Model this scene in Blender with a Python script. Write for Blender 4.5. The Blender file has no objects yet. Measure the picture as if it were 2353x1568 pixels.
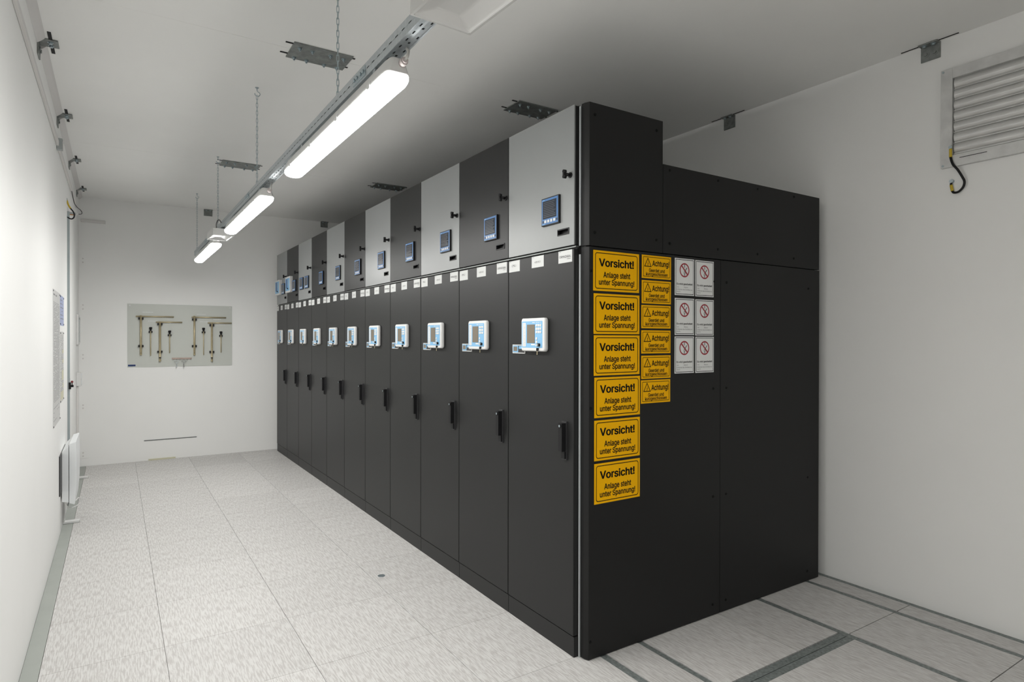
import bpy, bmesh, math, random
from mathutils import Vector, Matrix
from math import sin, cos, pi, radians

SC = bpy.context.scene
COL = SC.collection
random.seed(7)

# ------------------------------------------------------------------ camera, world, exposure
YAW, PITCH, ROLL = 0.5723, -0.0042, 0.0017
CAM = Vector((-1.8894, -2.3709, 1.5712))
rt = Vector((cos(YAW), -sin(YAW), 0)); fw = Vector((sin(YAW), cos(YAW), 0)); upv = Vector((0, 0, 1))
fw2 = fw * cos(PITCH) + upv * sin(PITCH); up2 = upv * cos(PITCH) - fw * sin(PITCH)
r3 = rt * cos(ROLL) + up2 * sin(ROLL); u3 = up2 * cos(ROLL) - rt * sin(ROLL)
cd = bpy.data.cameras.new('camera')
cd.sensor_width = 36.0; cd.sensor_fit = 'HORIZONTAL'
cd.lens = 36.0 * 1414.52 / 2353.0
cd.clip_start = 0.02
cam = bpy.data.objects.new('camera', cd); COL.objects.link(cam)
M = Matrix((r3, u3, -fw2)).transposed().to_4x4(); M.translation = CAM
cam.matrix_world = M
SC.camera = cam

w = bpy.data.worlds.new('world'); SC.world = w; w.use_nodes = True
w.node_tree.nodes['Background'].inputs[0].default_value = (0.8, 0.9, 1, 1)
w.node_tree.nodes['Background'].inputs[1].default_value = 0.02

vs = SC.view_settings
vs.view_transform = 'Standard'; vs.look = 'None'; vs.gamma = 1.0; vs.use_curve_mapping = False
vs.exposure = 0.13
LAMP, LAMP_SIDE = 72.0, 26.0     # radiance of the luminaire covers: face under the LED board, rounded sides

# ------------------------------------------------------------------ materials
MATS = {}
def node_mat(name):
    m = bpy.data.materials.new(name); m.use_nodes = True
    nt = m.node_tree
    return m, nt, nt.nodes['Principled BSDF']
def mat(name, col, rough=0.5, metal=0.0, spec=0.5, var=0.0, vscale=8.0, bump=0.0, bscale=200.0, stretch=None):
    """plain procedural surface: colour with a little noise variation and an optional fine bump"""
    if name in MATS: return MATS[name]
    m, nt, b = node_mat(name)
    b.inputs['Base Color'].default_value = (*col, 1)
    b.inputs['Roughness'].default_value = rough
    b.inputs['Metallic'].default_value = metal
    b.inputs['Specular IOR Level'].default_value = spec
    L = nt.links
    if var or bump:
        g = nt.nodes.new('ShaderNodeNewGeometry')
        mp = nt.nodes.new('ShaderNodeMapping'); L.new(g.outputs['Position'], mp.inputs['Vector'])
        if stretch: mp.inputs['Scale'].default_value = stretch
    if var:
        n = nt.nodes.new('ShaderNodeTexNoise'); n.inputs['Scale'].default_value = vscale; n.inputs['Detail'].default_value = 4
        L.new(mp.outputs[0], n.inputs['Vector'])
        r = nt.nodes.new('ShaderNodeValToRGB')
        r.color_ramp.elements[0].position = 0.3; r.color_ramp.elements[1].position = 0.7
        r.color_ramp.elements[0].color = (*[c * (1 - var) for c in col], 1)
        r.color_ramp.elements[1].color = (*[min(1, c * (1 + var)) for c in col], 1)
        L.new(n.outputs['Fac'], r.inputs['Fac']); L.new(r.outputs[0], b.inputs['Base Color'])
    if bump:
        n2 = nt.nodes.new('ShaderNodeTexNoise'); n2.inputs['Scale'].default_value = bscale; n2.inputs['Detail'].default_value = 3
        L.new(mp.outputs[0], n2.inputs['Vector'])
        bp = nt.nodes.new('ShaderNodeBump'); bp.inputs['Strength'].default_value = bump; bp.inputs['Distance'].default_value = 0.002
        L.new(n2.outputs['Fac'], bp.inputs['Height']); L.new(bp.outputs[0], b.inputs['Normal'])
    MATS[name] = m
    return m
def emis(name, col, s):
    m, nt, b = node_mat(name)
    b.inputs['Base Color'].default_value = (0.8, 0.8, 0.8, 1)
    b.inputs['Emission Color'].default_value = (*col, 1); b.inputs['Emission Strength'].default_value = s
    MATS[name] = m
    return m

WALL = mat('white_wall_paint', (0.90, 0.90, 0.885), 0.6, spec=0.3, var=0.012, vscale=1.5, bump=0.06, bscale=60)
CEIL = mat('ceiling_paint', (0.90, 0.90, 0.88), 0.8, spec=0.3, var=0.012, vscale=2, bump=0.08, bscale=50)
DARK = mat('dark_grey_powder_coat', (0.0165, 0.0168, 0.0169), 0.42, spec=0.31, var=0.03, vscale=3, bump=0.05, bscale=900)
DARK_SHADED = mat('dark_grey_coat_shaded', (0.0115, 0.0116, 0.0117), 0.48, spec=0.26, var=0.03, vscale=3, bump=0.05, bscale=900)  # door paint darkened: shade on the end cladding put into the colour
LIGHT = mat('light_grey_powder_coat', (0.245, 0.255, 0.254), 0.36, var=0.02, vscale=3, bump=0.04, bscale=900)
BLACKGAP = mat('black_gap', (0.012, 0.012, 0.012), 0.7)
BLACK = mat('black_plastic', (0.008, 0.008, 0.009), 0.45, spec=0.3)
DARKPL = mat('dark_plastic', (0.03, 0.03, 0.032), 0.45)
RAILGREY = mat('grey_steel_rail', (0.16, 0.17, 0.165), 0.4, metal=0.6)
PALE = mat('pale_metal_strip', (0.62, 0.66, 0.67), 0.4, metal=0.4)
GALV = mat('galvanised_steel', (0.50, 0.54, 0.56), 0.42, metal=0.8, var=0.08, vscale=60)
GALVDULL = mat('dull_galvanised_steel', (0.25, 0.265, 0.255), 0.5, metal=0.4, var=0.25, vscale=25)
ZINC = mat('zinc_bolt', (0.45, 0.52, 0.55), 0.35, metal=0.9)
FLOORSTEEL = mat('floor_beam_steel', (0.22, 0.245, 0.24), 0.5, metal=0.3, var=0.3, vscale=70)
ALU = mat('brushed_aluminium', (0.66, 0.66, 0.65), 0.5, metal=0.6, var=0.07, vscale=10, stretch=(1, 1, 4))
ALUF = mat('aluminium_frame', (0.66, 0.66, 0.65), 0.5, metal=0.4, var=0.1, vscale=14)
WPLAST = mat('white_plastic', (0.70, 0.70, 0.69), 0.4)
WENAMEL = mat('white_enamel', (0.80, 0.82, 0.83), 0.4)
LAMPGREY = mat('luminaire_housing_grey', (0.66, 0.66, 0.645), 0.45)
EMGREY = mat('emergency_lamp_grey', (0.60, 0.60, 0.585), 0.5)
REFLECT = mat('reflector_paint', (0.72, 0.72, 0.71), 0.35, metal=0.1)
PINKGREY = mat('cable_gland_grey', (0.55, 0.49, 0.48), 0.5)
CABLEGREY = mat('cable_grey', (0.50, 0.49, 0.47), 0.5)
DCABLE = mat('dark_grey_cable', (0.08, 0.08, 0.08), 0.5)
PALEBLUE = mat('relay_blue', (0.22, 0.46, 0.70), 0.4)
LCD = mat('relay_screen', (0.19, 0.16, 0.12), 0.3)
METERBLUE = mat('meter_blue', (0.045, 0.15, 0.36), 0.4)
METERSCR = mat('meter_screen', (0.035, 0.040, 0.050), 0.12)
SCRTXT = mat('meter_screen_rows', (0.048, 0.054, 0.068), 0.3)
PAPERW = mat('white_label', (0.60, 0.61, 0.60), 0.6, spec=0.3)
INK = mat('black_ink', (0.004, 0.004, 0.004), 0.6, spec=0.15)
GREYINK = mat('grey_ink', (0.16, 0.16, 0.17), 0.6)
YELLOW = mat('signal_yellow', (0.96, 0.49, 0.0), 0.5, spec=0.12)
SIGNW = mat('sign_white', (0.84, 0.85, 0.84), 0.5, spec=0.2)
RED = mat('prohibition_red', (0.36, 0.008, 0.025), 0.4)
BRASS = mat('yellow_passivated_steel', (0.56, 0.48, 0.31), 0.38, metal=0.5, var=0.1, vscale=20)
BOARD = mat('grey_board', (0.58, 0.60, 0.56), 0.45)
BOARDBLUE = mat('board_tag_blue', (0.02, 0.055, 0.20), 0.4)
WOOD = mat('key_rail_wood', (0.48, 0.37, 0.32), 0.5, var=0.15, vscale=30)
KEYM = mat('key_steel', (0.35, 0.36, 0.36), 0.35, metal=0.8)
CLEARPL = mat('grey_plastic_window', (0.42, 0.45, 0.45), 0.25)
POSTER = mat('document_paper', (0.62, 0.62, 0.61), 0.55)
POSTBLUE = mat('notice_blue', (0.40, 0.45, 0.66), 0.5)
POSTYEL = mat('notice_cream', (0.64, 0.62, 0.46), 0.5)
REDKNOB = mat('red_knob', (0.20, 0.01, 0.015), 0.3)
YGREEN = mat('earth_yellow', (0.60, 0.43, 0.03), 0.45)
ORANGE = mat('sensor_orange', (0.55, 0.22, 0.03), 0.45)
DOORW = mat('door_white', (0.70, 0.72, 0.72), 0.4)
STEELJ = mat('door_jamb_steel', (0.50, 0.56, 0.58), 0.3, metal=0.6)
SIKA = mat('sealant', (0.70, 0.685, 0.67), 0.6)
GREYSTRIP = mat('grey_floor_edge', (0.34, 0.36, 0.335), 0.45, var=0.04, vscale=6)
LAMPCOVER = emis('lit_opal_cover', (1.0, 0.99, 0.962), LAMP)
LAMPSIDE = emis('lit_opal_cover_side', (1.0, 0.99, 0.962), LAMP_SIDE)

# floor tiles: two-tone streaked vinyl, streaks along y, each panel a slightly different tone
def floor_mat():
    m, nt, b = node_mat('streaked_vinyl'); L = nt.links; N = nt.nodes.new
    g = N('ShaderNodeNewGeometry')
    mp = N('ShaderNodeMapping'); mp.inputs['Scale'].default_value = (150, 14, 1); L.new(g.outputs['Position'], mp.inputs['Vector'])
    n = N('ShaderNodeTexNoise'); n.inputs['Scale'].default_value = 1.0; n.inputs['Detail'].default_value = 3.0; n.inputs['Roughness'].default_value = 0.55
    n.inputs['Distortion'].default_value = 0.25
    L.new(mp.outputs[0], n.inputs['Vector'])
    r = N('ShaderNodeValToRGB'); e = r.color_ramp.elements
    e[0].position = 0.41; e[0].color = (0.485, 0.468, 0.456, 1)
    e[1].position = 0.57; e[1].color = (0.625, 0.618, 0.603, 1)
    L.new(n.outputs['Fac'], r.inputs['Fac'])
    mp2 = N('ShaderNodeMapping'); mp2.inputs['Scale'].default_value = (230, 30, 1); mp2.inputs['Location'].default_value = (3.3, 1.7, 0)
    L.new(g.outputs['Position'], mp2.inputs['Vector'])
    n2 = N('ShaderNodeTexNoise'); n2.inputs['Scale'].default_value = 1.0; n2.inputs['Detail'].default_value = 2.0
    L.new(mp2.outputs[0], n2.inputs['Vector'])
    r2 = N('ShaderNodeValToRGB'); r2.color_ramp.elements[0].position = 0.66; r2.color_ramp.elements[1].position = 0.72
    r2.color_ramp.elements[0].color = (0, 0, 0, 1)
    L.new(n2.outputs['Fac'], r2.inputs['Fac'])
    mx = N('ShaderNodeMix'); mx.data_type = 'RGBA'; L.new(r2.outputs[0], mx.inputs[0]); L.new(r.outputs[0], mx.inputs[6]); mx.inputs[7].default_value = (0.44, 0.425, 0.415, 1)
    mr = N('ShaderNodeMapRange'); mr.inputs['To Min'].default_value = 0.94; mr.inputs['To Max'].default_value = 1.04
    L.new(g.outputs['Random Per Island'], mr.inputs['Value'])
    hs = N('ShaderNodeHueSaturation'); L.new(mx.outputs[2], hs.inputs['Color']); L.new(mr.outputs[0], hs.inputs['Value'])
    L.new(hs.outputs[0], b.inputs['Base Color'])
    b.inputs['Roughness'].default_value = 0.5
    return m
VINYL = floor_mat()

# ------------------------------------------------------------------ mesh building helpers
class MB:
    def __init__(s): s.v = []; s.f = []; s.m = []; s.mats = []; s.cur = 0; s.smooth = []
    def use(s, m):
        if m not in s.mats: s.mats.append(m)
        s.cur = s.mats.index(m); return s
    def add(s, vs, fs, smooth=False):
        o = len(s.v); s.v += [tuple(p) for p in vs]
        for f in fs: s.f.append(tuple(i + o for i in f)); s.m.append(s.cur); s.smooth.append(smooth)
        return s
    def box(s, x0, x1, y0, y1, z0, z1):
        x0, x1 = sorted((x0, x1)); y0, y1 = sorted((y0, y1)); z0, z1 = sorted((z0, z1))
        return s.add([(x0,y0,z0),(x1,y0,z0),(x1,y1,z0),(x0,y1,z0),(x0,y0,z1),(x1,y0,z1),(x1,y1,z1),(x0,y1,z1)],
              [(0,3,2,1),(4,5,6,7),(0,1,5,4),(1,2,6,5),(2,3,7,6),(3,0,4,7)])
    def prism(s, poly, fn, a, b, smooth=False):
        """poly: 2D outline; fn(p, t) -> 3D; extruded from t=a to t=b with end caps"""
        n = len(poly)
        vs = [fn(p, a) for p in poly] + [fn(p, b) for p in poly]
        fs = [(i, (i + 1) % n, n + (i + 1) % n, n + i) for i in range(n)]
        s.add(vs, fs, smooth)
        return s.add(vs, [tuple(range(n - 1, -1, -1)), tuple(range(n, 2 * n))])
    def cyl(s, p0, p1, r0, r1=None, n=16, caps=True):
        r1 = r0 if r1 is None else r1
        p0 = Vector(p0); p1 = Vector(p1); d = (p1 - p0).normalized()
        a = d.orthogonal().normalized(); b = d.cross(a)
        R = lambda p, r: [p + (a * cos(2 * pi * i / n) + b * sin(2 * pi * i / n)) * r for i in range(n)]
        v = R(p0, r0) + R(p1, r1)
        s.add(v, [(i, (i + 1) % n, n + (i + 1) % n, n + i) for i in range(n)], True)
        if caps: s.add(v, [tuple(range(n - 1, -1, -1)), tuple(range(n, 2 * n))])
        return s
    def tube(s, pts, r, n=8, sub=6, closed=False):
        pts = [Vector(p) for p in pts]
        if sub > 1: pts = catmull(pts, sub, closed)
        m = len(pts); rings = []; a = None
        for i, p in enumerate(pts):
            q0 = pts[(i - 1) % m] if (closed or i > 0) else pts[0]
            q1 = pts[(i + 1) % m] if (closed or i < m - 1) else pts[-1]
            d = (q1 - q0).normalized()
            a = d.orthogonal().normalized() if a is None else (a - d * a.dot(d)).normalized()
            b = d.cross(a)
            rings.append([p + (a * cos(2 * pi * k / n) + b * sin(2 * pi * k / n)) * r for k in range(n)])
        v = [p for R in rings for p in R]; fs = []
        for i in range(m if closed else m - 1):
            j = (i + 1) % m
            for k in range(n): fs.append((i * n + k, i * n + (k + 1) % n, j * n + (k + 1) % n, j * n + k))
        s.add(v, fs, True)
        if not closed: s.add(v, [tuple(range(n - 1, -1, -1)), tuple(range((m - 1) * n, m * n))])
        return s
    def ball(s, c, r, n=12, sx=1, sy=1, sz=1):
        c = Vector(c); v = []; fs = []; h = n // 2
        for i in range(h + 1):
            t = pi * i / h
            for k in range(n):
                u = 2 * pi * k / n
                v.append(c + Vector((sin(t) * cos(u) * sx, sin(t) * sin(u) * sy, cos(t) * sz)) * r)
        for i in range(h):
            for k in range(n): fs.append((i * n + k, (i + 1) * n + k, (i + 1) * n + (k + 1) % n, i * n + (k + 1) % n))
        return s.add(v, fs, True)
    def mesh(s, name):
        me = bpy.data.meshes.new(name)
        me.from_pydata(s.v, [], s.f)
        for m in s.mats: me.materials.append(m)
        for p, mi, sm in zip(me.polygons, s.m, s.smooth): p.material_index = mi; p.use_smooth = sm
        bm = bmesh.new(); bm.from_mesh(me)
        bmesh.ops.remove_doubles(bm, verts=bm.verts, dist=1e-6)
        bmesh.ops.recalc_face_normals(bm, faces=bm.faces)
        bm.to_mesh(me); bm.free(); me.update()
        return me
def catmull(P, sub, closed=False):
    out = []; n = len(P)
    for i in range(n if closed else n - 1):
        g = lambda k: P[k % n] if closed else P[max(0, min(n - 1, k))]
        p0, p1, p2, p3 = g(i - 1), g(i), g(i + 1), g(i + 2)
        for j in range(sub):
            t = j / sub
            out.append(0.5 * ((2 * p1) + (p2 - p0) * t + (2 * p0 - 5 * p1 + 4 * p2 - p3) * t * t + (3 * p1 - p0 - 3 * p2 + p3) * t ** 3))
    if not closed: out.append(P[-1])
    return out

def link(name, data, parent=None, loc=(0, 0, 0), label=None):
    o = bpy.data.objects.new(name, data); COL.objects.link(o)
    o.location = loc
    if parent is not None: o.parent = parent
    if label: o['label'] = label
    return o
def tag(o, label, cat, group=None):
    o['label'] = label; o['category'] = cat
    if group: o['group'] = group
    return o
def thing(name, label, cat, loc=(0, 0, 0), group=None, rotz=0.0):
    o = bpy.data.objects.new(name, None); COL.objects.link(o)
    o.location = loc; o.rotation_euler = (0, 0, rotz); o.empty_display_size = 0.05
    return tag(o, label, cat, group)
def struct(name, mb, bevel=0):
    o = link(name, mb.mesh(name)); o['kind'] = 'structure'
    if bevel: bev(o, bevel)
    return o
def bev(o, wdt, seg=2, ang=40):
    b = o.modifiers.new('bevel', 'BEVEL'); b.width = wdt; b.segments = seg; b.limit_method = 'ANGLE'; b.angle_limit = radians(ang)
    return o
def dup(root, loc, label=None, group=None):
    r = root.copy(); COL.objects.link(r); r.location = loc
    if label: r['label'] = label
    if group: r['group'] = group
    for ch in list(root.children):
        c = ch.copy(); COL.objects.link(c); c.parent = r
        for g in list(ch.children):
            d = g.copy(); COL.objects.link(d); d.parent = c
    return r

# writing: the built-in font turned into a flat mesh, fitted to a w x h box (u right, v up)
FONTCACHE = {}
def grotesk():
    import os
    p = os.path.join(bpy.utils.system_resource('DATAFILES'), 'fonts', 'Inter.woff2')
    try: return bpy.data.fonts.load(p) if os.path.exists(p) else None
    except Exception: return None
FACE = grotesk()
def text_flat(txt, bold=0.0, face=True):
    k = (txt, bold, face)
    if k not in FONTCACHE:
        c = bpy.data.curves.new('t', 'FONT'); c.body = txt; c.size = 1.0; c.offset = 0.0
        if face and FACE is not None: c.font = FACE
        c.resolution_u = 4; c.fill_mode = 'FRONT'
        o = bpy.data.objects.new('t', c); COL.objects.link(o)
        dg = bpy.context.evaluated_depsgraph_get(); dg.update()
        me = o.evaluated_get(dg).to_mesh()
        vs = [tuple(v.co) for v in me.vertices]; fs = [tuple(p.vertices) for p in me.polygons]
        o.evaluated_get(dg).to_mesh_clear()
        bpy.data.objects.remove(o); bpy.data.curves.remove(c)
        x0 = min(v[0] for v in vs); x1 = max(v[0] for v in vs); y0 = min(v[1] for v in vs); y1 = max(v[1] for v in vs)
        if bold:      # heavier strokes: the outline laid over itself, shifted by the stroke gain
            n_ = len(vs); V, Fs = [], []
            for j, (dx, dy) in enumerate(((0, 0), (1, 0), (-1, 0), (0, .7), (0, -.7), (.7, .5), (-.7, .5), (.7, -.5), (-.7, -.5))):
                V += [(v[0] + dx * bold, v[1] + dy * bold) for v in vs]; Fs += [tuple(i + j * n_ for i in f) for f in fs]
            vs, fs = V, Fs; x0 -= bold; x1 += bold; y0 -= bold * .7; y1 += bold * .7
        FONTCACHE[k] = ([((v[0] - x0) / (x1 - x0), (v[1] - y0) / (y1 - y0)) for v in vs], fs)
    return FONTCACHE[k]
def put_text(mb, txt, u0, u1, v0, v1, fn, bold=0.0, face=True):
    vs, fs = text_flat(txt, bold, face)
    mb.add([fn(u0 + (u1 - u0) * a, v0 + (v1 - v0) * b) for a, b in vs], fs)
def ring2d(outer, inner, mb, fn):
    n = len(outer); mb.add([fn(*p) for p in outer] + [fn(*p) for p in inner], [(i, (i + 1) % n, n + (i + 1) % n, n + i) for i in range(n)])
def rrect(u0, u1, v0, v1, r, n=5):
    P = []
    for cx, cy, a in ((u1 - r, v0 + r, -90), (u1 - r, v1 - r, 0), (u0 + r, v1 - r, 90), (u0 + r, v0 + r, 180)):
        for i in range(n + 1):
            t = radians(a + 90 * i / n); P.append((cx + r * cos(t), cy + r * sin(t)))
    return P
def rect2d(mb, u0, u1, v0, v1, fn): mb.add([fn(u0, v0), fn(u1, v0), fn(u1, v1), fn(u0, v1)], [(0, 1, 2, 3)])

# ------------------------------------------------------------------ room
XL, XR, YB, YF, H = -2.2631, 2.0942, 6.7659, -5.2, 3.2842
T = 0.16
DY0, DY1, DZ = 4.62, 4.94, 2.79          # door recess in the left wall
struct('ceiling', MB().use(CEIL).box(XL - T, XR + T, YF - T, YB + T, H, H + T))
struct('wall_right', MB().use(WALL).box(XR, XR + T, YF - T, YB + T, -0.05, H))
struct('wall_back', MB().use(WALL).box(XL - T, XR, YB, YB + T, -0.05, H))
struct('wall_front', MB().use(WALL).box(XL - T, XR, YF - T, YF, -0.05, H))
wl = MB().use(WALL)
wl.box(XL - T, XL, YF, DY0, -0.05, H).box(XL - T, XL, DY1, YB, -0.05, H).box(XL - T, XL, DY0, DY1, DZ, H)
struct('wall_left', wl)
struct('door_1', MB().use(DOORW).box(XL - T + 0.01, XL - T + 0.05, DY0, DY1, 0, DZ).box(XL - T + 0.05, XL - T + 0.062, DY0 + .1, DY1 - .1, .3, 1.0))
struct('trim_1', MB().use(STEELJ).box(XL - T + 0.062, XL + 0.004, DY1 - 0.012, DY1 - 0.0005, 0.0, DZ - 0.002))
# plaster fillet between left wall and ceiling
cv = MB().use(SIKA)
LBR = (2.09, 3.48, 4.88, 6.25)
for a, b in zip((YF,) + tuple(y + .056 for y in LBR), tuple(y - .056 for y in LBR) + (YB - .0005,)):
    cv.prism([(XL + .0003, H - .0003), (XL + .0003, H - .036), (XL + .012, H - .028), (XL + .03, H - .012), (XL + .04, H - .0003)], lambda p, t: (p[0], t, p[1]), a, b)
struct('trim_2', cv)
# faint joint ridges across the ceiling under the plates
for i, y in enumerate((1.41, 4.22)):
    struct('trim_%d' % (3 + i), MB().use(CEIL).box(XL + .05, -1.04, y - .005, y + .005, H - .0007, H - .0001).box(-.655, .52, y - .005, y + .005, H - .0007, H - .0001))

# floor: slab, raised panels, steel beams
ft = MB().use(BLACKGAP).box(XL, XR, YF, YB, -0.05, -0.022)
ft.use(VINYL)
def tile(x0, x1, y0, y1, G=0.0009): ft.box(x0 + G, x1 - G, y0 + G, y1 - G, -0.0215, 0.0)
xs = [-2.19, -1.681, -1.081, -0.481, 0.122]
ys = [YF] + [0.006 + 0.6 * k for k in range(-8, 12)] + [YB - .001]
for a, b in zip(xs, xs[1:]):
    for c, d in zip(ys, ys[1:]):
        if d - c > .02: tile(a, b, c, d)
for c, d in zip(ys, ys[1:]):      # right part, in front of and below the switchgear
    if d - c < .02: continue
    tile(.165, .377, c, d)
    tile(1.905, 2.05, c, d, .0024)
    tile(1.40, 1.865, c, d, .0024)
tile(.412, 1.0, -.555, .03, .0022); tile(1.0, 1.358, -.555, .03, .0022)
tile(.412, 1.358, .03, YB)
for c, d in ((-.641, -1.24), (-1.24, -1.84), (-1.84, -2.44), (-2.44, YF)): tile(.412, 1.358, d, c, .0022)
struct('floor', ft)
n = 5
for x0, x1, m in ((XL + .0005, -2.19, GREYSTRIP), (.122, .165, FLOORSTEEL), (.377, .412, FLOORSTEEL), (1.358, 1.40, FLOORSTEEL), (1.865, 1.905, FLOORSTEEL), (2.05, XR - .0005, FLOORSTEEL)):
    struct('trim_%d' % n, MB().use(m).box(x0 + .0012, x1 - .0012, YF, YB - .001, -.0218, -.003 if m is FLOORSTEEL else 0.0)); n += 1
struct('trim_%d' % n, MB().use(FLOORSTEEL).box(.413, 1.357, -.640, -.600, -.0218, -.003).box(.413, 1.357, -.596, -.557, -.0218, -.003)); n += 1

# ------------------------------------------------------------------ switchgear cubicles (front faces -x, local y 0..0.6)
WD = 0.6
ZT, ZM, ZR, PL = 2.7186, 2.022, 2.4968, 0.1025
front = lambda d: (lambda u, v: (-d, -u, v))    # u = -y, reading direction to the right
# carcass
c = MB().use(DARK).box(.03, 1.9997, .001, .599, 0.0, ZM).box(.03, .5476, .001, .599, ZM, ZT - .001).box(.5476, 1.9997, .001, .599, ZM, ZR)
c.use(DARK_SHADED).box(.0085, .0298, .005, .028, 2.034, ZT - .003).box(.0085, .0298, .572, .595, 2.034, ZT - .003)
ME_BODY = c.mesh('carcass')
ME_PLINTH = MB().use(DARK).box(.004, .0295, .0015, .5985, 0, PL - .002).mesh('plinth')
ME_LDOOR = MB().use(DARK).box(0, .0295, .003, .597, PL + .003, 2.013).mesh('lower_door')
def upper_door(m):
    # sheet with a real recess for the pull
    b = MB().use(m); y0, y1, z0, z1 = .0025, .5975, 2.032, ZT; a0, a1, e0, e1 = .041, .135, 2.09, 2.122
    O = [(y0, z0), (y1, z0), (y1, z1), (y0, z1)]; I = [(a0, e0), (a1, e0), (a1, e1), (a0, e1)]
    v = [(x, *p_) for x in (0, .0075) for p_ in O + I]
    fs = []
    for k_ in range(4):
        l_ = (k_ + 1) % 4
        fs += [(k_, l_, 4 + l_, 4 + k_), (8 + k_, 8 + l_, 12 + l_, 12 + k_), (k_, l_, 8 + l_, 8 + k_), (4 + k_, 4 + l_, 12 + l_, 12 + k_)]
    b.add(v, fs)
    return b.mesh('upper_door')
ME_UDOOR = {'dark': upper_door(DARK), 'light': upper_door(LIGHT)}
ME_RAIL = MB().use(RAILGREY).box(.010, .0295, .001, .599, 2.0205, 2.0275).use(BLACKGAP).box(.02, .0295, .001, .599, 2.0135, 2.0203).box(.022, .0295, .001, .599, 2.0277, 2.0315).mesh('divider_rail')
p = MB().use(BLACK); a0, a1, e0, e1 = .041, .135, 2.09, 2.122; q = .005
p.box(-.003, .012, a0, a0 + q, e0, e1).box(-.003, .012, a1 - q, a1, e0, e1).box(-.003, .012, a0 + q, a1 - q, e0, e0 + q).box(-.003, .012, a0 + q, a1 - q, e1 - q, e1)
p.use(BLACK).box(.0205, .0295, a0 + .0005, a1 - .0005, e0 + .0005, e1 - .0005)
ME_PULL = p.mesh('recessed_pull')
k = MB().use(BLACK).cyl((0, .03, 2.378), (-.006, .03, 2.378), .014).cyl((-.006, .03, 2.378), (-.03, .03, 2.378), .008)
k.box(-.046, -.03, .0245, .0355, 2.358, 2.398).cyl((-.03, .03, 2.365), (-.046, .03, 2.365), .0085, n=10).cyl((-.03, .03, 2.391), (-.046, .03, 2.391), .0085, n=10)
ME_KNOB = k.mesh('latch_knob')
# swing handle
h = MB().use(DARKPL).box(-.008, 0, .050, .088, .966, 1.158).use(BLACK)
h.box(-.0335, -.008, .0545, .0835, 1.01, 1.150)
h.box(-.016, -.008, .0545, .0835, .972, 1.008)
h.cyl((-.034, .069, 1.136), (-.0375, .069, 1.136), .009)
h.use(ZINC).cyl((-.0375, .069, 1.136), (-.0385, .069, 1.136), .006)
ME_HANDLE = h.mesh('swing_handle')
# name plates
def plate_mesh(y0, y1, z0, z1): return MB().use(PAPERW).box(-.0012, 0, y0, y1, z0, z1).mesh('name_plate')
F = front(.0016)
def plate_text(y0, y1, z0, z1, spec):
    b = MB().use(GREYINK); wy, hz = y1 - y0, z1 - z0
    for txt, u0, u1, v0, v1 in spec: put_text(b, txt, -y1 + u0 * wy, -y1 + u1 * wy, z0 + v0 * hz, z0 + v1 * hz, F, .01, False)
    rect2d(b, -y1 + .06 * wy, -y1 + .2 * wy, z0 + .90 * hz, z0 + .93 * hz, F)
    return b.mesh('lettering')
PLATES = [((.482, .592, 1.946, 2.008), [('CPG.1', .27, .66, .46, .66)]),
          ((.2545, .365, 1.950, 2.010), [('+C01 K11', .24, .74, .38, .56)]),
          ((.016, .127, 1.950, 2.011), [('ORMAZABAL', .08, .92, .40, .60), ('velatia', .62, .90, .26, .35)])]
ME_PLATES = [(plate_mesh(*r), plate_text(*r, s)) for r, s in PLATES]
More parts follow.
